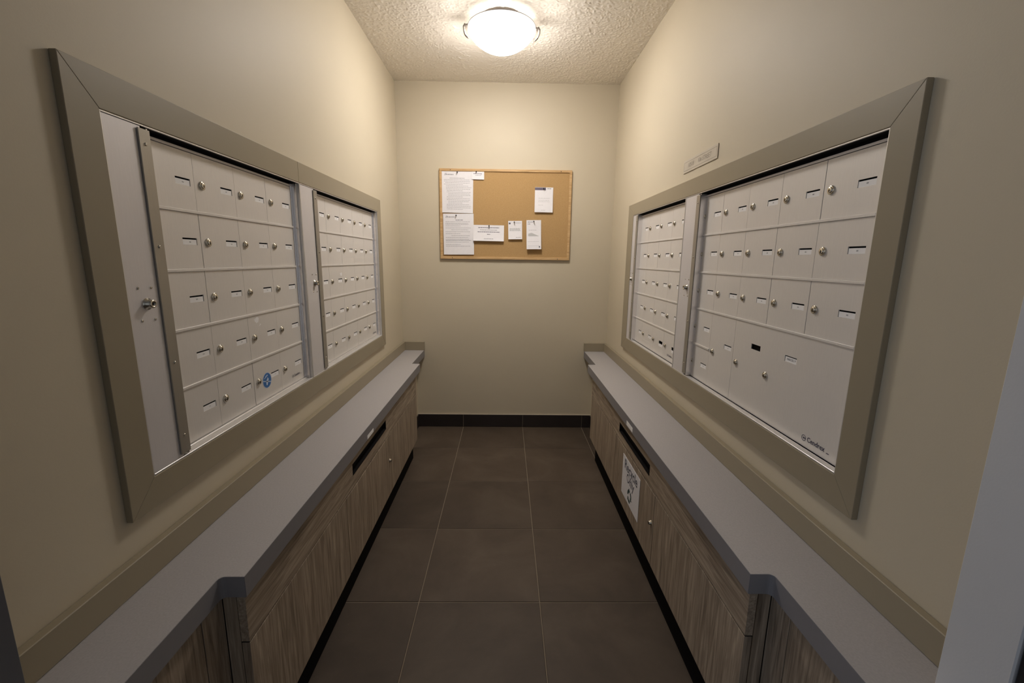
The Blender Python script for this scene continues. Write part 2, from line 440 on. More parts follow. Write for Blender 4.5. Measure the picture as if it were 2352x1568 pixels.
def plate(w, h, wins, th=0.0025):
    """door plate w x h, lower left at 0,0, front at y=0, rectangular windows (x0,x1,z0,z1) cut through"""
    m = MB()
    xsx = sorted({0.0, w} | {v for q in wins for v in q[:2]}); zsz = sorted({0.0, h} | {v for q in wins for v in q[2:]})
    for a, b_ in zip(xsx[:-1], xsx[1:]):
        for c, d in zip(zsz[:-1], zsz[1:]):
            cx, cz = (a + b_) / 2, (c + d) / 2
            if any(q[0] < cx < q[1] and q[2] < cz < q[3] for q in wins): continue
            m.add([(a, 0, c), (b_, 0, c), (b_, 0, d), (a, 0, d)], [(0, 1, 2, 3)])
    e = 0.0006
    for (a, b_, c, d, s) in [(0, w, 0, h, 1)] + [(q[0], q[1], q[2], q[3], -1) for q in wins]:
        p = [(a, c), (b_, c), (b_, d), (a, d)]
        y1 = th
        for i in range(4):
            u, v = p[i], p[(i + 1) % 4]
            f = [(u[0], 0, u[1]), (u[0], y1, u[1]), (v[0], y1, v[1]), (v[0], 0, v[1])]
            m.add(f, [(0, 1, 2, 3) if s > 0 else (3, 2, 1, 0)])
    for q in wins:   # pocket behind the window, coloured black to stand in for its shadow
        a, b_, c, d = q; y0, y1 = th, 0.0068
        m.add([(a, y1, c), (b_, y1, c), (b_, y1, d), (a, y1, d)], [(0, 1, 2, 3)], 1)
        p = [(a, c), (b_, c), (b_, d), (a, d)]
        for i in range(4):
            u, v = p[i], p[(i + 1) % 4]
            m.add([(u[0], y0, u[1]), (v[0], y0, v[1]), (v[0], y1, v[1]), (u[0], y1, u[1])], [(0, 1, 2, 3)], 1)
    return m.mesh('mailbox_door', [M['alu'], M['black']])
plate_cache = {}
card_cache = {}
def card_mesh(txt, drop=0.0, h=0.0128, size=0.0042):
    m = MB()
    w = WW - 0.0015
    m.box(-w / 2, w / 2, 0, 0.0004, 0, h, 0)
    if txt: put_text(m, txt, size, 0.001, h * 0.52, -0.0002, 1, 0.00008)
    return m.mesh('name_card', [M['card'], M['ink_card']])
blank_card = card_mesh('')
def unit(name_lbl, origin, rz, us, strip, bar, cols, uend, rows, numbers, merged=None, extra=None, lockz=1.178, gaps=None, low_cards=()):
    """us unused; cols = u of column boundaries; rows = z of row boundaries top->bottom"""
    root = empty('mailbox_bank', (origin[0], origin[1], 0), rz)
    tag(root, name_lbl, 'mailboxes', 'aluminium mailbox banks')
    YD = 0.0235                 # recess of the doors
    z0, z1 = ZO0, ZO1
    # housing: back, soffit, sill, stops
    m = MB()
    m.box(0.0, uend, YD + 0.010, YD + 0.090, z0 - 0.002, z1 + 0.002)
    m.build('housing', M['black'], root)
    # bright thin rim around the opening
    m = MB(); r = 0.0035; f = -0.0012
    m.box(-0.0, uend, f, 0.003, z1 - r, z1, bev=0.0006)
    m.box(0, r, f, YD + 0.01, z0, z1 - r, bev=0.0006)
    m.box(uend - r, uend, f, YD + 0.01, z0, z1 - r, bev=0.0006)
    m.build('rim', M['alu_bright'], root)
    m = MB(); m.box(r, uend - r, f, YD + 0.008, z0, z0 + 0.0045, bev=0.0008); m.box(cols[0], uend - r, YD - 0.006, YD + 0.008, z0 + 0.0045, rows[-1] - 0.0008, bev=0.0006)
    m.build('sill', M['alu_bright'], root)
    m = MB(); m.box(strip[1] + 0.01, uend - r, YD - 0.001, YD + 0.010, rows[0] + 0.0012, rows[0] + 0.0075, bev=0.0005); m.box(0.002, uend - 0.002, 0.003, YD + 0.01, z1 - r, z1, 1)
    m.box(strip[1] + 0.01, uend - r, YD + 0.004, YD + 0.010, rows[0] + 0.009, z1 - r, 1)
    m.build('head_rail', [M['alu_strip'], M['black']], root)
    # stop at the right side of the doors
    m = MB(); m.box(cols[-1] + 0.0012, uend - r, YD - 0.0005, YD + 0.010, z0 + 0.004, z1 - r - 0.004)
    m.box(uend - r - 0.006, uend - r, 0.008, YD, z0 + 0.004, z1 - r, bev=0.001)
    m.build('side_stop', M['alu_side'], root)
    # lock strip (a box profile) and cover bar
    s = MB().box(strip[0], strip[1] + 0.010, 0.0, YD + 0.008, z0 + 0.0045, z1 - r - 0.0008, bev=0.0006); s.box(bar[1] - 0.004, bar[1] - 0.0005, 0.0, YD, z0 + 0.006, z1 - 0.006, 1); s = s.build('lock_strip', [M['alu_strip'], M['alu_side']], root)
    uc = strip[1] - 0.036
    link('strip_lock', BIGLOCK, s, (uc + 0.002, 0, lockz))
    for du, dz in ((-0.0165, 0.034), (0.0175, 0.033), (-0.0165, -0.034), (0.0175, -0.0345)):
        link('screw', SCREW_S, s, (uc + du, 0, lockz + dz))
    b = MB(); b.box(bar[0], bar[1], -0.0042, -0.0008, z0 + 0.012, z1 - 0.009, bev=0.0008)
    b = b.build('cover_bar', M['steel_bar'], root)
    for z in (1.5047, 1.2973, 1.0402, 0.8662):
        link('screw', SCREW, b, ((bar[0] + bar[1]) / 2, -0.0042, z))
    # shelf rails between rows
    RH = 0.0068
    nrow = len(rows) - 1
    skip = (extra or {}).get('rail_stop', {})
    for k in range(1, nrow):
        ue = skip.get(k, cols[-1] + 0.001)
        MB().box(cols[0], ue, YD - 0.0035, YD + 0.006, rows[k] - RH / 2, rows[k] + RH / 2, bev=0.0007).build('shelf_rail', M['alu_bright' if False else 'alu'], root)
    # doors
    ncol = len(cols) - 1
    merged = merged or {}
    done = set()
    num = iter(numbers)
    for k in range(nrow):
        for c in range(ncol):
            if (k, c) in done: continue
            k2, c2 = merged.get((k, c), (k, c))
            for a in range(k, k2 + 1):
                for b_ in range(c, c2 + 1): done.add((a, b_))
            gp = (gaps or {}).get((k, c), 0.0009 if (k + c) % 2 else 0.0005)
            ua, ub = cols[c] + gp, cols[c2 + 1] - 0.0004
            ta, tb = rows[k] - (RH / 2 if k else 0) - 0.0004, rows[k2 + 1] + (RH / 2 if k2 < nrow - 1 else 0) + 0.0004
            w, h = round(ub - ua, 5), round(ta - tb, 5)
            big = c2 > c; tall = k2 > k
            cz = (rows[k] + rows[k + 1]) / 2 - tb
            wins = []
            if big:
                for q in range(c, c2):
                    right = cols[q + 1] - ua
                    cq = cz - 0.002 + (0.0 if q == c else 0.0)
                    wins.append((round(right - 0.0132 - WW, 5), round(right - 0.0132, 5), round(cq - 0.0095, 5), round(cq + 0.0075, 5)))
            else:
                cc = cz - 0.0 if not tall else h / 2 + 0.036
                wins.append((round(w - 0.0132 - WW, 5), round(w - 0.0132, 5), round(cc - 0.0095, 5), round(cc + 0.0073, 5)))
            key = (w, h, tuple(wins))
            if key not in plate_cache: plate_cache[key] = plate(w, h, wins)
            d = link('mailbox_door', plate_cache[key], root, (ua, YD, tb))
            # locks
            if big:
                for q in range(c, c2):
                    link('door_lock', LOCK, d, (cols[q] + 0.0265 - ua, 0, h / 2 - 0.001))
            else:
                link('door_lock', LOCK, d, (cols[c] + 0.0265 - ua, 0, (cz - 0.0018) if not tall else h / 2))
            for q, wn in enumerate(wins):
                if (k, c, q) in (extra or {}).get('no_card', ()): continue
                txt = (extra or {}).get('texts', {}).get((k, c, q))
                if txt is None:
                    txt = next(num, '100'); cm = card_mesh(txt)
                    cy = 0.0010
                    if (k, c) in low_cards: cy = -0.0006
                    zc = wn[2] + 0.0002 - (0.0105 if (k, c) in low_cards else 0.0)
                else:
                    cm = card_mesh(txt, h=0.0140, size=0.0086); cy = 0.0012; zc = wn[2] + 0.0002
                link('name_card', cm, d, ((wn[0] + wn[1]) / 2 + random.uniform(-0.0006, 0.0006), cy, zc))
            for fn in (extra or {}).get('on', {}).get((k, c), ()): fn(d, ua, tb)
    return root
def cendrex(u, z, s=1.0):
    def f(d, ua, tb):
        m = MB(); y = -0.0004; cx, cz = u - 0.047 * s - ua, z - tb
        vs = []; n = 28
        for r in (0.0080 * s, 0.0066 * s):
            for k in range(n): vs.append((cx + r * math.cos(2 * PI * k / n), y, cz + r * math.sin(2 * PI * k / n)))
        m.add(vs, [(k, (k + 1) % n, n + (k + 1) % n, n + k) for k in range(n)])
        m.add([(cx - 0.0042 * s, y, cz), (cx - 0.0002 * s, y, cz - 0.0024 * s), (cx + 0.0065 * s, y, cz - 0.0006 * s), (cx + 0.0065 * s, y, cz + 0.0006 * s), (cx - 0.0002 * s, y, cz + 0.0024 * s)], [(0, 1, 2, 3, 4)])
        put_text(m, 'Cendrex', 0.0185 * s, cx + 0.0435 * s, cz + 0.0004, y, 0, 0.0003 * s, 0.95)
        m.box(cx + 0.081 * s, cx + 0.090 * s, y - 0.0001, y + 0.0001, cz - 0.006 * s, cz - 0.004 * s)
        m.build('logo_print', M['brand'], d)
    return f
def blue_sticker(u, z):
    def f(d, ua, tb):
        m = MB(); cx, cz = u - ua, z - tb; n = 40
        def disc(r, y, mi, c=(0, 0)):
            m.add([(cx + c[0] + r * math.cos(2 * PI * k / n), y, cz + c[1] + r * math.sin(2 * PI * k / n)) for k in range(n)], [tuple(range(n))], mi)
        disc(0.0262, -0.0004, 1); disc(0.0242, -0.0006, 0)
        # rim down to the door, envelope mark, arrow and slash
        yy = -0.0008
        q = lambda pts, mi: m.add([(cx + p[0], yy, cz + p[1]) for p in pts], [tuple(range(len(pts)))], mi)
        q([(-0.017, 0.0075), (0.006, 0.0155), (0.0045, 0.0180), (-0.0155, 0.0105)], 1)
        q([(-0.012, 0.0125), (0.002, 0.0178), (0.001, 0.0190), (-0.011, 0.0145)], 1)
        q([(-0.006, -0.015), (-0.001, -0.016), (0.004, -0.004), (0.009, 0.002), (0.004, 0.010), (-0.001, 0.004), (-0.007, -0.003)], 1)
        q([(-0.024, 0.0040), (-0.023, 0.0010), (0.0235, -0.0085), (0.0225, -0.0110), (0.0235, -0.0085), (-0.023, 0.0040)][:2] + [(0.0225, -0.0115), (0.0235, -0.0085)], 1)
        m.build('round_sticker', [M['blue'], M['pale_blue']], d)
    return f
def torn_paper(u, z):
    def f(d, ua, tb):
        m = MB(); cx, cz = u - ua, z - tb
        for (ox, oz, r, n) in ((0, 0, 0.0095, 14), (0.018, -0.016, 0.003, 8), (0.014, -0.019, 0.002, 7), (-0.012, 0.004, 0.003, 8)):
            m.add([(cx + ox + 1.35 * r * random.uniform(0.75, 1.15) * math.cos(2 * PI * k / n), -0.0003, cz + oz + r * random.uniform(0.7, 1.2) * math.sin(2 * PI * k / n)) for k in range(n)], [tuple(range(n))])
        m.build('paper_residue', M['card'], d)
    return f
def numgen(lst):
    while True:
        for n in lst: yield n
XPL = XL + 0.0105; XPR = XR - 0.0105
rowsL = [1.526 - 0.1411 * k for k in range(6)]
rowsR = [1.5249 - 0.1428 * k for k in range(6)]
n1 = [str(100 * f + k) for f in (4, 3, 2, 1) for k in (16, 17, 18, 19, 20)]
y0 = LY0
unit('left wall mailbox bank nearest the camera, blue round sticker bottom right', (XPL, y0), PI / 2, None,
     (0.004, 0.0825), (0.0815, 0.1115), [c - y0 for c in (0.983, 1.1485, 1.314, 1.4795, 1.646)], 1.6705 - y0, rowsL, n1,
     gaps={(0, 1): 0.0004, (1, 1): 0.0016, (2, 1): 0.0016, (4, 2): 0.0022, (4, 1): 0.0007, (4, 3): 0.0003, (3, 3): 0.0003},
     extra={'on': {(4, 3): [cendrex(1.592 - y0, 0.848, 0.72)], (4, 2): [blue_sticker(1.388 - y0, 0.881)], (3, 2): [torn_paper(1.361 - y0, 1.083)]}})
y0 = 1.6715
unit('left wall mailbox bank nearer the back wall and cork board', (XPL, y0), PI / 2, None,
     (0.004, 0.107), (0.1065, 0.139), [c - y0 for c in (1.7865, 1.9515, 2.1165, 2.282, 2.4475, 2.6125)], LY1 - y0, rowsL,
     [str(100 * f + k) for f in (4, 3, 2, 1) for k in (11, 12, 13, 14, 15)] + ['110', '109', '108', '107', '106'],
     extra={'on': {(4, 4): [cendrex(2.575 - y0, 0.842, 0.7)], (2, 1): [torn_paper(2.09 - y0, 1.20)]}})
y0 = 1.8879
unit('right wall mailbox bank nearest the camera, with the large parcel door', (XPR, y0), -PI / 2, None,
     (0.003, 0.1153), (0.1150, 0.1450), [y0 - c for c in (1.7760, 1.6064, 1.4369, 1.2699, 1.1023, 0.9337)], y0 - RY0, rowsR,
     [str(100 * f + k) for f in (4, 3, 2, 1) for k in (1, 2, 3, 4, 5)],
     merged={(3, 1): (4, 1), (3, 2): (4, 4)}, lockz=1.175,
     gaps={(0, 4): 0.0020, (0, 3): 0.0009, (1, 3): 0.0016, (2, 3): 0.0020, (2, 4): 0.0018, (0, 1): 0.0012},
     extra={'rail_stop': {4: y0 - 1.6064}, 'no_card': ((3, 2, 0),), 'texts': {(3, 2, 1): 'PARCEL 9'},
            'on': {(3, 2): [cendrex(y0 - 1.0025, 0.8375, 1.0)]}})
y0 = RY1
unit('right wall mailbox bank nearer the back wall', (XPR, y0), -PI / 2, None,
     (0.004, 0.070), (0.0695, 0.0995), [y0 - c for c in (2.593, 2.4225, 2.2525, 2.082, 1.912)], y0 - 1.8885, rowsR,
     [str(100 * f + k) for f in (4, 3, 2, 1) for k in (6, 7, 8, 9)] + ['PARCEL', 'PARCEL'], lockz=1.175,
     gaps={(1, 1): 0.0004, (0, 1): 0.0003, (4, 1): 0.0003, (4, 2): 0.0003}, low_cards=((4, 2), (4, 3)),
     extra={'on': {(4, 3): [cendrex(y0 - 1.985, 0.842, 0.7)]}})

# ------------------------------------------------------------------ worktops
def worktop(side):
    s = -1 if side == 'left' else 1
    if s < 0: xw, xb_, xs_, yn, yf, zc, zb, zs = XL, 0.5556, 0.6068, 0.8331, 2.772, 0.6035, 0.5535, 0.6675
    else: xw, xb_, xs_, yn, yf, zc, zb, zs = XR, 0.5457, 0.5963, 0.8404, 2.778, 0.6062, 0.557, 0.6695
    root = empty('worktop', (xw, 1.8, zb))
    tag(root, 'long grey laminate worktop with stepped front edge along the %s wall' % side, 'counter', 'grey worktops')
    X = lambda v: (s * v) - xw
    Y = lambda v: v - 1.8
    r = 0.012
    ynear = 0.42; yj = 0.584 if s > 0 else 0.549
    def arc(cx, cy, a0, a1, rr, n=5):
        return [(cx + rr * math.cos(a0 + (a1 - a0) * k / n), cy + rr * math.sin(a0 + (a1 - a0) * k / n)) for k in range(n + 1)]
    # outline in (|x|, y): wall side -> front
    w = abs(xw) - 0.001
    out = [(w, yj), (0.698, yj), (0.698, ynear), (xs_, ynear)]
    out += [(xs_, yn - r)] + [(xs_ - (r - r * math.cos(t)), yn - r + r * math.sin(t)) for t in (0.4, 0.8, 1.2, PI / 2)]
    out += [(xb_, yn), (xb_, yf), (xs_, yf), (xs_, YB - 0.001), (w, YB - 0.001)]
    pts = [(X(p[0]), Y(p[1])) for p in out]
    m = MB(); m.prism(pts, 0.0015, zc - zb)
    slab = m.build('slab', M['laminate'], root)
    # edge band: thin strip on the front
    m = MB()
    e = 0.0008
    for a, b_ in zip(out[3:-2], out[4:-1]):
        p, q = (X(a[0]), Y(a[1])), (X(b_[0]), Y(b_[1]))
        d = Vector((q[0] - p[0], q[1] - p[1])); 
        if d.length < 1e-6: continue
        d.normalize(); nrm = Vector((d.y, -d.x))
        mid = Vector(((p[0] + q[0]) / 2, (p[1] + q[1]) / 2))
        # outward = towards the aisle
        if nrm.x * (-s) < -1e-6 or (abs(nrm.x) < 1e-6 and ((mid.y + 1.8 < 1.5 and nrm.y > 0) or (mid.y + 1.8 > 1.5 and nrm.y < 0))): nrm = -nrm
        o = nrm * e
        m.prism([p, q, (q[0] + o.x, q[1] + o.y), (p[0] + o.x, p[1] + o.y)], 0.0, zc - zb - 0.0006)
    m.build('edge_band', M['laminate_edge'], root)
    t = 0.019
    m = MB()
    ze = zs - zb
    m.box(X(w), X(abs(xw) - t), Y(yj), Y(YB - t), zc - zb, ze, bev=0.0015)
    m.box(X(w), X(xs_ - 0.004), Y(YB - t), Y(YB - 0.001), zc - zb, ze, bev=0.0015)
    m.build('upstand', M['frame'], root)
    return root
worktop('left'); worktop('right')

# ------------------------------------------------------------------ base cabinets
def cabinet(side):
    s = -1 if side == 'left' else 1
    if s < 0: xw, xc, yn, yf, zsm, zb, zt, dn, df, sl = XL, 0.565, 0.842, 2.680, 0.430, 0.122, 0.5535, 1.441, 2.047, (1.521, 1.968, 0.481, 0.5185); xsh = 0.634
    else: xw, xc, yn, yf, zsm, zb, zt, dn, df, sl = XR, 0.556, 0.850, 2.660, 0.437, 0.150, 0.557, 1.457, 2.034, (1.538, 1.975, 0.477, 0.5140); xsh = 0.625
    root = empty('base_cabinet', (s * xc, yn, 0))
    lb = {'left': 'taupe wood grain cabinet with mail slot under the left worktop', 'right': 'taupe wood grain recycling cabinet under the right worktop'}[side]
    tag(root, lb, 'cabinet', 'cabinets under the worktops')
    X = lambda v: s * (v - xc)
    Y = lambda v: v - yn
    th = 0.018
    # cabinet box, plus black strips painting the shadow into the panel gaps
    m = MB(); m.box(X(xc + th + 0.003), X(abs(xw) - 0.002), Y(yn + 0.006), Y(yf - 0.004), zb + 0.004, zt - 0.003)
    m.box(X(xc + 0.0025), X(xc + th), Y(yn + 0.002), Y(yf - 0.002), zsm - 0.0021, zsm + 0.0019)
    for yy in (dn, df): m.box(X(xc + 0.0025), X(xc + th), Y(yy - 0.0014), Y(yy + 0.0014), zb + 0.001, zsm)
    m.build('carcass_with_gap_shade', M['black'], root)
    # shallow end cabinet near the camera
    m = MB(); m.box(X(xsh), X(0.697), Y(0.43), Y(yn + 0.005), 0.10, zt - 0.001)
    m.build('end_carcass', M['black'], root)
    sy = yn - 0.062
    for a, b_ in ((0.43, sy - 0.0015), (sy + 0.0015, yn + 0.004)):
        MB().box(X(xsh - 0.004), X(xsh - 0.016), Y(a), Y(b_), 0.10, zt - 0.001, bev=0.0006).build('end_panel', M['wood_v'], root)
    MB().box(X(xc + th + 0.004), X(xsh - 0.018), Y(yn + 0.004), Y(yn + 0.014), zb, zt - 0.001).build('side_panel', M['wood_v'], root)
    # fascia rail with slot
    m = MB()
    m.box(X(xc), X(xc + th), Y(yn), Y(sl[0]), zsm + 0.002, zt - 0.0005)
    m.box(X(xc), X(xc + th), Y(sl[1]), Y(yf), zsm + 0.002, zt - 0.0005)
    m.box(X(xc), X(xc + th), Y(sl[0]), Y(sl[1]), zsm + 0.002, sl[2])
    m.box(X(xc), X(xc + th), Y(sl[0]), Y(sl[1]), sl[3], zt - 0.0005)
    m.build('fascia_rail', M['wood_h'], root)
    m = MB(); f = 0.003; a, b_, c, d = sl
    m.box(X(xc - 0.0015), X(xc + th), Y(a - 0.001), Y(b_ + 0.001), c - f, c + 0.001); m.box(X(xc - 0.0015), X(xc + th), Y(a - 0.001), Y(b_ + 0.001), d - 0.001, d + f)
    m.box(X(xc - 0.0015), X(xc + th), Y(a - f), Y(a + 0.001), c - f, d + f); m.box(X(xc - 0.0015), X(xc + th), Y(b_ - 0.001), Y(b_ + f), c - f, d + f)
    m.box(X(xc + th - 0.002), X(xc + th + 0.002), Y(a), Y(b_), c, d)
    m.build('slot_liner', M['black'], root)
    # fixed panels and hinged door
    ztop = zsm - 0.0022
    near = MB().box(X(xc), X(xc + th), Y(yn), Y(dn - 0.0015), zb, ztop, bev=0.0007).build('cabinet_panel', M['wood_v'], root)
    far = MB().box(X(xc), X(xc + th), Y(df + 0.0015), Y(yf), zb, ztop, bev=0.0007).build('cabinet_panel', M['wood_v'], root)
    dr = MB().box(X(xc), X(xc + th), Y(dn + 0.0022), Y(df - 0.0015), zb, ztop - 0.002, bev=0.0009).build('cabinet_door', M['wood_v'], root)
    ky, kz = (2.0135, 0.2965) if s < 0 else (1.480, 0.3115)
    A = Vector((-s, 0, 0))
    Tm = Matrix(((0, 0, -s, X(xc)), (1, 0, 0, Y(ky)), (0, 1, 0, kz), (0, 0, 0, 1)))
    k = MB(); k.lathe([(0.0105, 0), (0.0105, 0.002), (0.0080, 0.003), (0.0078, 0.008), (0.0065, 0.0095), (0, 0.0095)], 16, Tm, 0)
    k.box(X(xc - 0.0096), X(xc - 0.0102), Y(ky - 0.0008), Y(ky + 0.0008), kz - 0.004, kz + 0.003, 1)
    k.build('cabinet_lock', [M['chrome'], M['black']], dr)
    # toe kick
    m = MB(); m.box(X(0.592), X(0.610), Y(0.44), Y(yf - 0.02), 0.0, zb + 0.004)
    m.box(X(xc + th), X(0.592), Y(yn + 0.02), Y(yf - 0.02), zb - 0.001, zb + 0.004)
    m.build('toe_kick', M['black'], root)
    return root
cabinet('left'); cabinet('right')

# small white stickers on the worktop edges
def flat_on_side(name, s, x, ya, yb, za, zb, mat, th=0.0006, parent=None):
    m = MB(); m.box(s * x, s * (x - th), ya, yb, za, zb)
    return m.build(name, mat, parent)
o = flat_on_side('sticker', -1, 0.5547, 1.672, 1.752, 0.5545, 0.5705, M['card'])
tag(o, 'small blank white sticker on the left worktop edge above the slot', 'sticker')
o = flat_on_side('sticker', 1, 0.5447, 1.742, 1.833, 0.5625, 0.5825, M['card'])
tag(o, 'small blank white sticker on the right worktop edge above the slot', 'sticker')

# ------------------------------------------------------------------ recycle notice (local frame like the mailboxes)
rs = empty('recycle_sign', (0.5555, 1.883, 0.214), -PI / 2)
tag(rs, 'white Recycle Only paper sign on the right cabinet door', 'sign')
m = MB(); w, h = 0.255, 0.190
m.box(0, w, -0.0012, 0.0, 0, h)
m.build('sheet', M['paper'], rs)
m = MB()
put_text(m, 'Recycle', 0.062, w * 0.50, h * 0.82, -0.0016, 0, 0.0011, 1.02)
put_text(m, 'Only', 0.058, w * 0.50, h * 0.575, -0.0016, 0, 0.0008, 0.98)
m.build('lettering', M['ink_dark'], rs)
m = MB()
cx, cz, R0 = w * 0.50, h * 0.235, 0.029
for k in range(3):
    a = PI / 2 + k * 2 * PI / 3
    def P(al, r): return (cx + r * math.cos(al), -0.0016, cz + r * math.sin(al))
    arcs = [a + 0.30 + t * 0.33 for t in range(5)]
    r1, r2 = R0 * 0.56, R0 * 1.06
    vs = [P(t, r2) for t in arcs] + [P(t, r1) for t in arcs[::-1]]
    n = len(arcs)
    m.add(vs, [(i, i + 1, 2 * n - 2 - i, 2 * n - 1 - i) for i in range(n - 1)])
    m.add([P(a + 0.36, R0 * 1.32), P(a + 0.36, R0 * 0.38), P(a - 0.18, R0 * 0.84)], [(0, 1, 2)])
m.build('recycling_symbol', M['green'], rs)

# ------------------------------------------------------------------ street sign plaque
st = empty('street_sign', (XR, 1.962, 1.648), -PI / 2)
tag(st, 'narrow engraved street address plaque above the right mailbox surround', 'sign')
w, h = 0.306, 0.0515
MB().box(0, w, -0.0035, 0, 0, h, bev=0.0006).build('plate', M['plaque'], st)
m = MB(); y = -0.0038
for a, b_, c, d in ((0.006, w - 0.006, 0.0085, 0.0096), (0.006, w - 0.006, h - 0.0096, h - 0.0085), (w - 0.0085, w - 0.0074, 0.0085, h - 0.0085), (0.006, 0.0068, 0.0085, h - 0.0085)):
    m.box(a, b_, y, y + 0.0002, c, d)
put_text(m, '10518', 0.0245, 0.075, h * 0.5, y, 0, 0.0, 0.95)
put_text(m, '106 STREET', 0.0245, 0.199, h * 0.5, y, 0, 0.0, 0.95)
m.build('lettering', M['engrave'], st)

# ------------------------------------------------------------------ cork board
cb = empty('cork_board', (-0.471, YB, 1.2775))
tag(cb, 'cork notice board with light oak frame on the back wall', 'notice board')
bw, bh = 0.927, 0.617
fr = 0.0175
rl = lambda n, a, b_, c, d: MB().box(a, b_, -0.0175, -0.001, c, d, bev=0.0018).build(n, M['oak'], cb)
rl('frame_rail', 0, bw, bh - fr, bh); rl('frame_rail', 0, bw, 0, fr)
MB().box(0, fr, -0.0175, -0.001, fr, bh - fr, bev=0.0018).build('frame_stile', M['oak'], cb)
MB().box(bw - fr, bw, -0.0175, -0.001, fr, bh - fr, bev=0.0018).build('frame_stile', M['oak'], cb)
MB().box(fr, bw - fr, -0.0110, -0.001, fr, bh - fr).build('cork_sheet', M['cork'], cb)
for (x, z) in ((0.078, bh - 0.009), (bw - 0.078, bh - 0.009), (0.085, 0.009), (bw - 0.085, 0.009)):
    MB().lathe([(0.003, 0), (0.0022, 0.0012), (0, 0.0014)], 8, TY(x, z, -0.0175)).build('nail_head', M['pin'], cb)
YC = YB - 0.0110
def text_lines(m, w, h, x0, x1, zs, mi=1, size=0.0030, gap=0.25, y=-0.0004, fy=None):
    for z in zs:
        x = x0
        while x < x1 - 0.004:
            l = random.uniform(0.004, 0.016)
            l = min(l, x1 - x)
            yy = fy(z) if fy else y
            m.add([(x, yy, z), (x + l, yy, z), (x + l, yy, z + size * 0.5), (x, yy, z + size * 0.5)], [(0, 1, 2, 3)], mi)
            x += l + 0.0022
def notice(label, x0, x1, z0, z1, rot, curl, content, mats=None, lift=0.002):
    """sheet pinned at its top; curl = how far its bottom stands off the board"""
    w, h = x1 - x0, z1 - z0
    root = empty('paper_notice', ((x0 + x1) / 2, YC - lift, z1)); root.rotation_euler = (0, rot, 0)
    tag(root, label, 'paper', 'notices pinned to the cork board')
    m = MB(); n = 12
    fy = lambda z: -curl * (max(0, -z) / h) ** 1.6
    vs = []; fs = []
    for i in range(n + 1):
        z = -h * i / n
        for x in (-w / 2, w / 2):
            vs.append((x, fy(z), z))
    for i in range(n): fs.append((2 * i + 1, 2 * i, 2 * i + 2, 2 * i + 3))
    m.add(vs, fs, 0, True)
    vs2 = [(v[0], v[1] + 0.0004, v[2]) for v in vs]
    m.add(vs2, [f[::-1] for f in fs], 0, True)
    m.build('sheet', M['paper'], root)
    p = MB(); content(p, w, h, lambda z: fy(z) - 0.0004)
    p.build('print', [M['ink'], M['ink_dark'], M['ink_band'], M['ink_photo']], root)
    return root
def lines(p, x0, x1, zs, fy, size=0.0032, mi=0, minl=0.004):
    for z in zs:
        x = x0
        while x < x1 - 0.003:
            l = min(random.uniform(minl, 0.016), x1 - x)
            p.add([(x, fy(z), z), (x + l, fy(z), z), (x + l, fy(z + size), z + size), (x, fy(z + size), z + size)], [(0, 1, 2, 3)], mi)
            x += l + 0.0020
def scribble(p, x, z, fy, w=0.06):
    lines(p, x + 0.016, x + w, [z], fy, 0.006, 0, 0.005)
    for k in range(2):
        a = x + 0.004 + 0.006 * k
        p.add([(a, fy(z), z - 0.003), (a + 0.002, fy(z), z - 0.003), (a + 0.009, fy(z), z + 0.012), (a + 0.0065, fy(z), z + 0.012)], [(0, 1, 2, 3)], 1)
def c_letter1(p, w, h, fy):
    scribble(p, -w / 2 + 0.014, -0.030, fy, 0.07)
    lines(p, -w * 0.25, w * 0.22, [-0.052], fy, 0.0034, 0)
    z = -0.062
    ind = [0, 0, .01, .0, .015, .015, .015, .02, .02, .03, .03, .02, .02, .02, .03, .03, .02, .02, .02, .02]
    for k in range(20):
        lines(p, -w / 2 + 0.015 + ind[k], w / 2 - 0.012 - (0.06 if k % 4 == 3 else random.uniform(0, 0.02)), [z], fy, 0.0024)
        z -= 0.0104
def c_letter2(p, w, h, fy):
    scribble(p, -w / 2 + 0.012, -0.026, fy, 0.07)
    lines(p, -0.02, 0.035, [-0.046], fy, 0.0034, 1)
    for k, z in enumerate((-0.057, -0.068, -0.075, -0.086, -0.100, -0.113, -0.126, -0.140, -0.153, -0.166, -0.178, -0.186, -0.197, -0.215, -0.226)):
        a = -w / 2 + 0.015 + (0.04 if k in (5, 8) else 0)
        lines(p, a, w / 2 - 0.012 - (0.08 if k in (3, 7, 13) else random.uniform(0, 0.03)), [z], fy, 0.0024, 1 if k == 11 else 0)
def c_strip(p, w, h, fy):
    lines(p, -w / 2 + 0.012, w / 2 - 0.010, [-0.016], fy, 0.0038, 2); lines(p, -w / 2 + 0.024, w / 2 - 0.018, [-0.026], fy, 0.003)
def c_wide(p, w, h, fy):
    for z, f, mi in ((-0.020, 0.34, 1), (-0.036, 0.28, 0), (-0.050, 0.36, 1), (-0.066, 0.05, 1), (-0.098, 0.15, 0)):
        lines(p, -w * f, w * f, [z], fy, 0.0042, mi, 0.008)
def c_small(p, w, h, fy):
    p.add([(-w * 0.46, fy(-0.016), -0.024), (-w * 0.33, fy(-0.016), -0.024), (-w * 0.33, fy(-0.012), -0.012), (-w * 0.46, fy(-0.012), -0.012)], [(0, 1, 2, 3)], 1)
    lines(p, 0.0, w * 0.42, [-0.016], fy, 0.003, 0)
    lines(p, -w * 0.40, w * 0.38, [-0.055, -0.060, -0.065, -0.070], fy, 0.0036, 3); lines(p, 0.005, w * 0.42, [-0.117], fy, 0.003, 0)
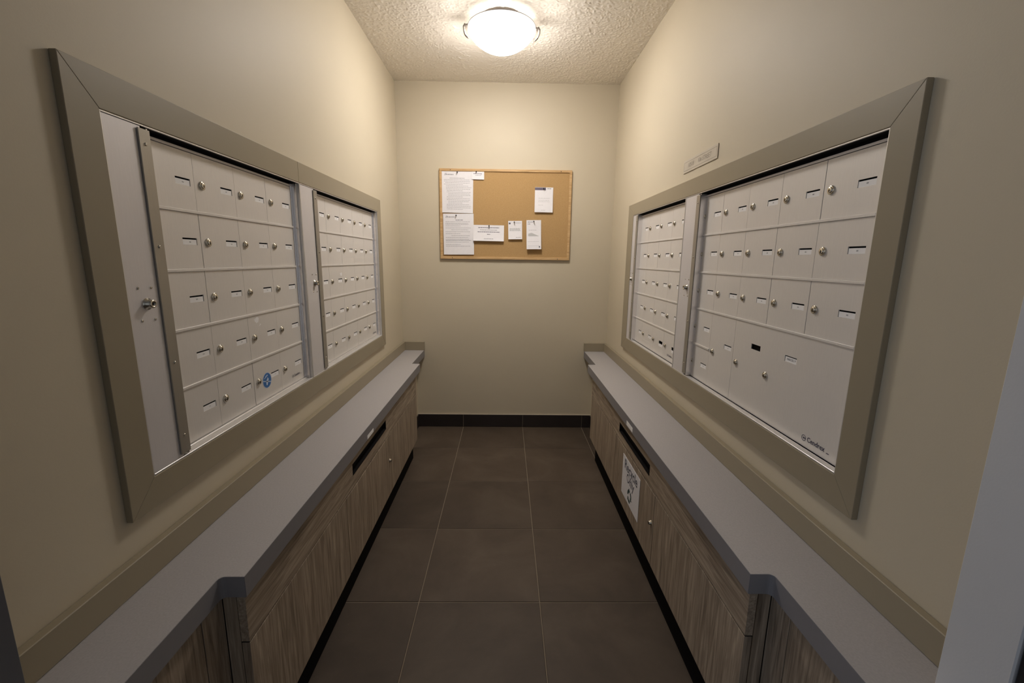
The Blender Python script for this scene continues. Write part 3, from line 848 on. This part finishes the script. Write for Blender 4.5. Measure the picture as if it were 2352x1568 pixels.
def c_flyer(p, w, h, fy):
    p.add([(-w / 2, fy(0), -0.020), (w * 0.10, fy(0), -0.020), (w * 0.10, fy(0), -0.0015), (-w / 2, fy(0), -0.0015)], [(0, 1, 2, 3)], 2)
    lines(p, w * 0.18, w * 0.40, [-0.011], fy, 0.0052, 0)
    lines(p, -w * 0.30, w * 0.32, [-0.075, -0.088, -0.098], fy, 0.0022, 3); lines(p, -w * 0.3, 0, [-0.122], fy, 0.002, 3); lines(p, -w * 0.15, w * 0.08, [-0.157], fy, 0.0024, 3)
def c_tall(p, w, h, fy):
    lines(p, -w * 0.42, -w * 0.05, [-0.016], fy, 0.005, 0); lines(p, -w * 0.42, -w * 0.25, [-0.030], fy, 0.006, 0)
    lines(p, -w * 0.35, w * 0.20, [-0.070], fy, 0.002, 0)
    p.add([(-w * 0.38, fy(-0.112), -0.112), (w * 0.36, fy(-0.112), -0.112), (w * 0.20, fy(-0.104), -0.104), (-w * 0.16, fy(-0.088), -0.088), (-w * 0.38, fy(-0.094), -0.094)], [(0, 1, 2, 3, 4)], 3)
    lines(p, -w * 0.4, w * 0.36, [-0.150, -0.178, -0.188], fy, 0.0018, 3)
    p.add([(w * 0.34, fy(-0.19), -0.192), (w * 0.42, fy(-0.19), -0.192), (w * 0.42, fy(-0.18), -0.181), (w * 0.34, fy(-0.18), -0.181)], [(0, 1, 2, 3)], 1)
notice('upper of the two full letter sheets at the board left edge', -0.4535, -0.2340, 1.598, 1.8815, 0.012, 0.003, c_letter1)
notice('lower of the two full letter sheets at the board left edge', -0.4490, -0.2335, 1.309, 1.593, -0.012, 0.005, c_letter2, lift=0.003)
notice('short white strip overlapping the upper letter, near the board top', -0.2440, -0.1580, 1.8240, 1.8760, 0.01, 0.003, c_strip, lift=0.005)
notice('wide white slip right of the lower letter sheet', -0.2345, -0.0165, 1.4060, 1.5170, 0.008, 0.016, c_wide, lift=0.003)
notice('small nearly square note in the board lower middle', 0.0125, 0.1110, 1.4210, 1.5490, -0.02, 0.013, c_small)
notice('white flyer with purple header bar, at the board upper right', 0.1985, 0.3265, 1.6090, 1.7790, 0.006, 0.012, c_flyer)
notice('tall narrow folded slip at the board lower right', 0.1425, 0.2465, 1.3530, 1.5560, -0.018, 0.025, c_tall)
def pin(x, z, lab):
    m = MB(); m.lathe([(0.0, 0.0), (0.0009, 0.0005), (0.0009, 0.008), (0.0046, 0.0085), (0.0046, 0.0100), (0.0026, 0.0115), (0.0026, 0.0175), (0.0042, 0.0190), (0.0038, 0.0205), (0, 0.0208)], 12, Matrix.Translation((0, 0, 0)) @ TY(0, 0, 0))
    o = m.build('push_pin', M['pin'], None, (x, YC, z)); tag(o, lab, 'pin', 'black push pins in the cork board')
pin(-0.3450, 1.8690, 'black push pin holding the upper letter sheet')
pin(-0.3560, 1.5800, 'black push pin holding the lower letter sheet')
pin(-0.2124, 1.8740, 'black push pin holding the short strip at the top')
pin(-0.1230, 1.5110, 'black push pin holding the wide white slip')
pin(0.0560, 1.5400, 'black push pin holding the small square note')
pin(0.1950, 1.5460, 'black push pin holding the tall narrow slip')
pin(0.2590, 1.7700, 'black push pin in the flyer with purple header')

# ------------------------------------------------------------------ ceiling lamp
lx, ly, zr = -0.033, 2.42, 2.392
lp = empty('ceiling_lamp', (lx, ly, H))
tag(lp, 'lit round frosted glass bowl lamp with nickel clips on the ceiling', 'lamp')
zz = zr - H
# canopy pan against the ceiling
TI = Matrix.Identity(4)
m = MB(); m.lathe([(0.105, 0.0), (0.105, -0.014), (0.098, -0.020), (0.0, -0.020)], 48, TI); m.build('canopy', M['lamp_metal'], lp)
# bowl
R, sag = 0.168, 0.092
Rs = (R * R + sag * sag) / (2 * sag)
prof = []
for k in range(17):
    t = k / 16 * math.asin(R / Rs)
    prof.append((Rs * math.sin(t), zz - sag + Rs * (1 - math.cos(t))))
outer = prof[::-1]                        # rim -> bottom
inner = [(max(0, r - 0.004), z + 0.004) for r, z in prof]
m = MB(); m.lathe(inner, 48, TI, 1)
m.lathe(outer, 48, TI, 0)
m.build('glass_bowl', [M['glass_lit'], M['glass_inner']], lp)
m = MB(); m.lathe([(R - 0.004, zz + 0.003), (R + 0.0005, zz + 0.0035), (R + 0.001, zz + 0.016), (R - 0.003, zz + 0.016), (R - 0.004, zz + 0.003)], 64, TI); m.build('glass_rim', M['glass_rim'], lp)
m = MB(); m.lathe([(R + 0.0012, zz + 0.0155), (R + 0.0022, zz + 0.0165), (R + 0.0012, zz + 0.0180), (R - 0.003, zz + 0.0180), (R - 0.003, zz + 0.0162)], 64, TI); m.build('rim_ring', M['lamp_metal'], lp)
for sx in (-1, 1):
    m = MB(); m.lathe([(0.0, -0.032), (0.016, -0.026), (0.024, -0.008), (0.024, 0.012), (0.014, 0.026), (0, 0.030)], 16, Matrix.Translation((sx * 0.062, 0, -0.045)) @ Matrix.Rotation(PI / 2, 4, 'Y'))
    m.build('bulb', M['bulb'], lp)
for ang in (math.radians(182), math.radians(4), math.radians(93)):
    # curved clip hugging the rim
    m = MB(); sw = 0.017
    arc = [(R + 0.016, zz + 0.026), (R + 0.024, zz + 0.014), (R + 0.023, zz - 0.002), (R + 0.016, zz - 0.018), (R + 0.004, zz - 0.030)]
    ca, sa = math.cos(ang), math.sin(ang)
    def pt(r, z, w_): return (r * ca - w_ * sa, r * sa + w_ * ca, z)
    vs = []; n = len(arc)
    for i, (r, z) in enumerate(arc):
        wd = sw * (1.0 - 0.12 * i)
        for dr, w_ in ((0, -wd), (0, wd), (-0.0085, wd * 0.8), (-0.0085, -wd * 0.8)):
            vs.append(pt(r + dr, z + dr * 0.3, w_))
    fs = [(0, 3, 2, 1), (4 * n - 4, 4 * n - 3, 4 * n - 2, 4 * n - 1)]
    for i in range(n - 1):
        for q in range(4):
            a = 4 * i + q; b_ = 4 * i + (q + 1) % 4
            fs.append((a, b_, b_ + 4, a + 4))
    m.add(vs, fs, 0, True)
    # arm to the canopy
    a0 = pt(0.095, -0.012, 0); 
    for w0 in (0,):
        v = []
        for (r, z) in ((0.095, -0.010), (R + 0.018, zz + 0.024)):
            for (dz, w_) in ((0.0012, -0.006), (0.0012, 0.006), (-0.0012, 0.006), (-0.0012, -0.006)): v.append(pt(r, z + dz, w_))
        m.add(v, [(0, 1, 5, 4), (1, 2, 6, 5), (2, 3, 7, 6), (3, 0, 4, 7), (0, 3, 2, 1), (4, 5, 6, 7)])
    m.build('clip', M['lamp_metal'], lp)
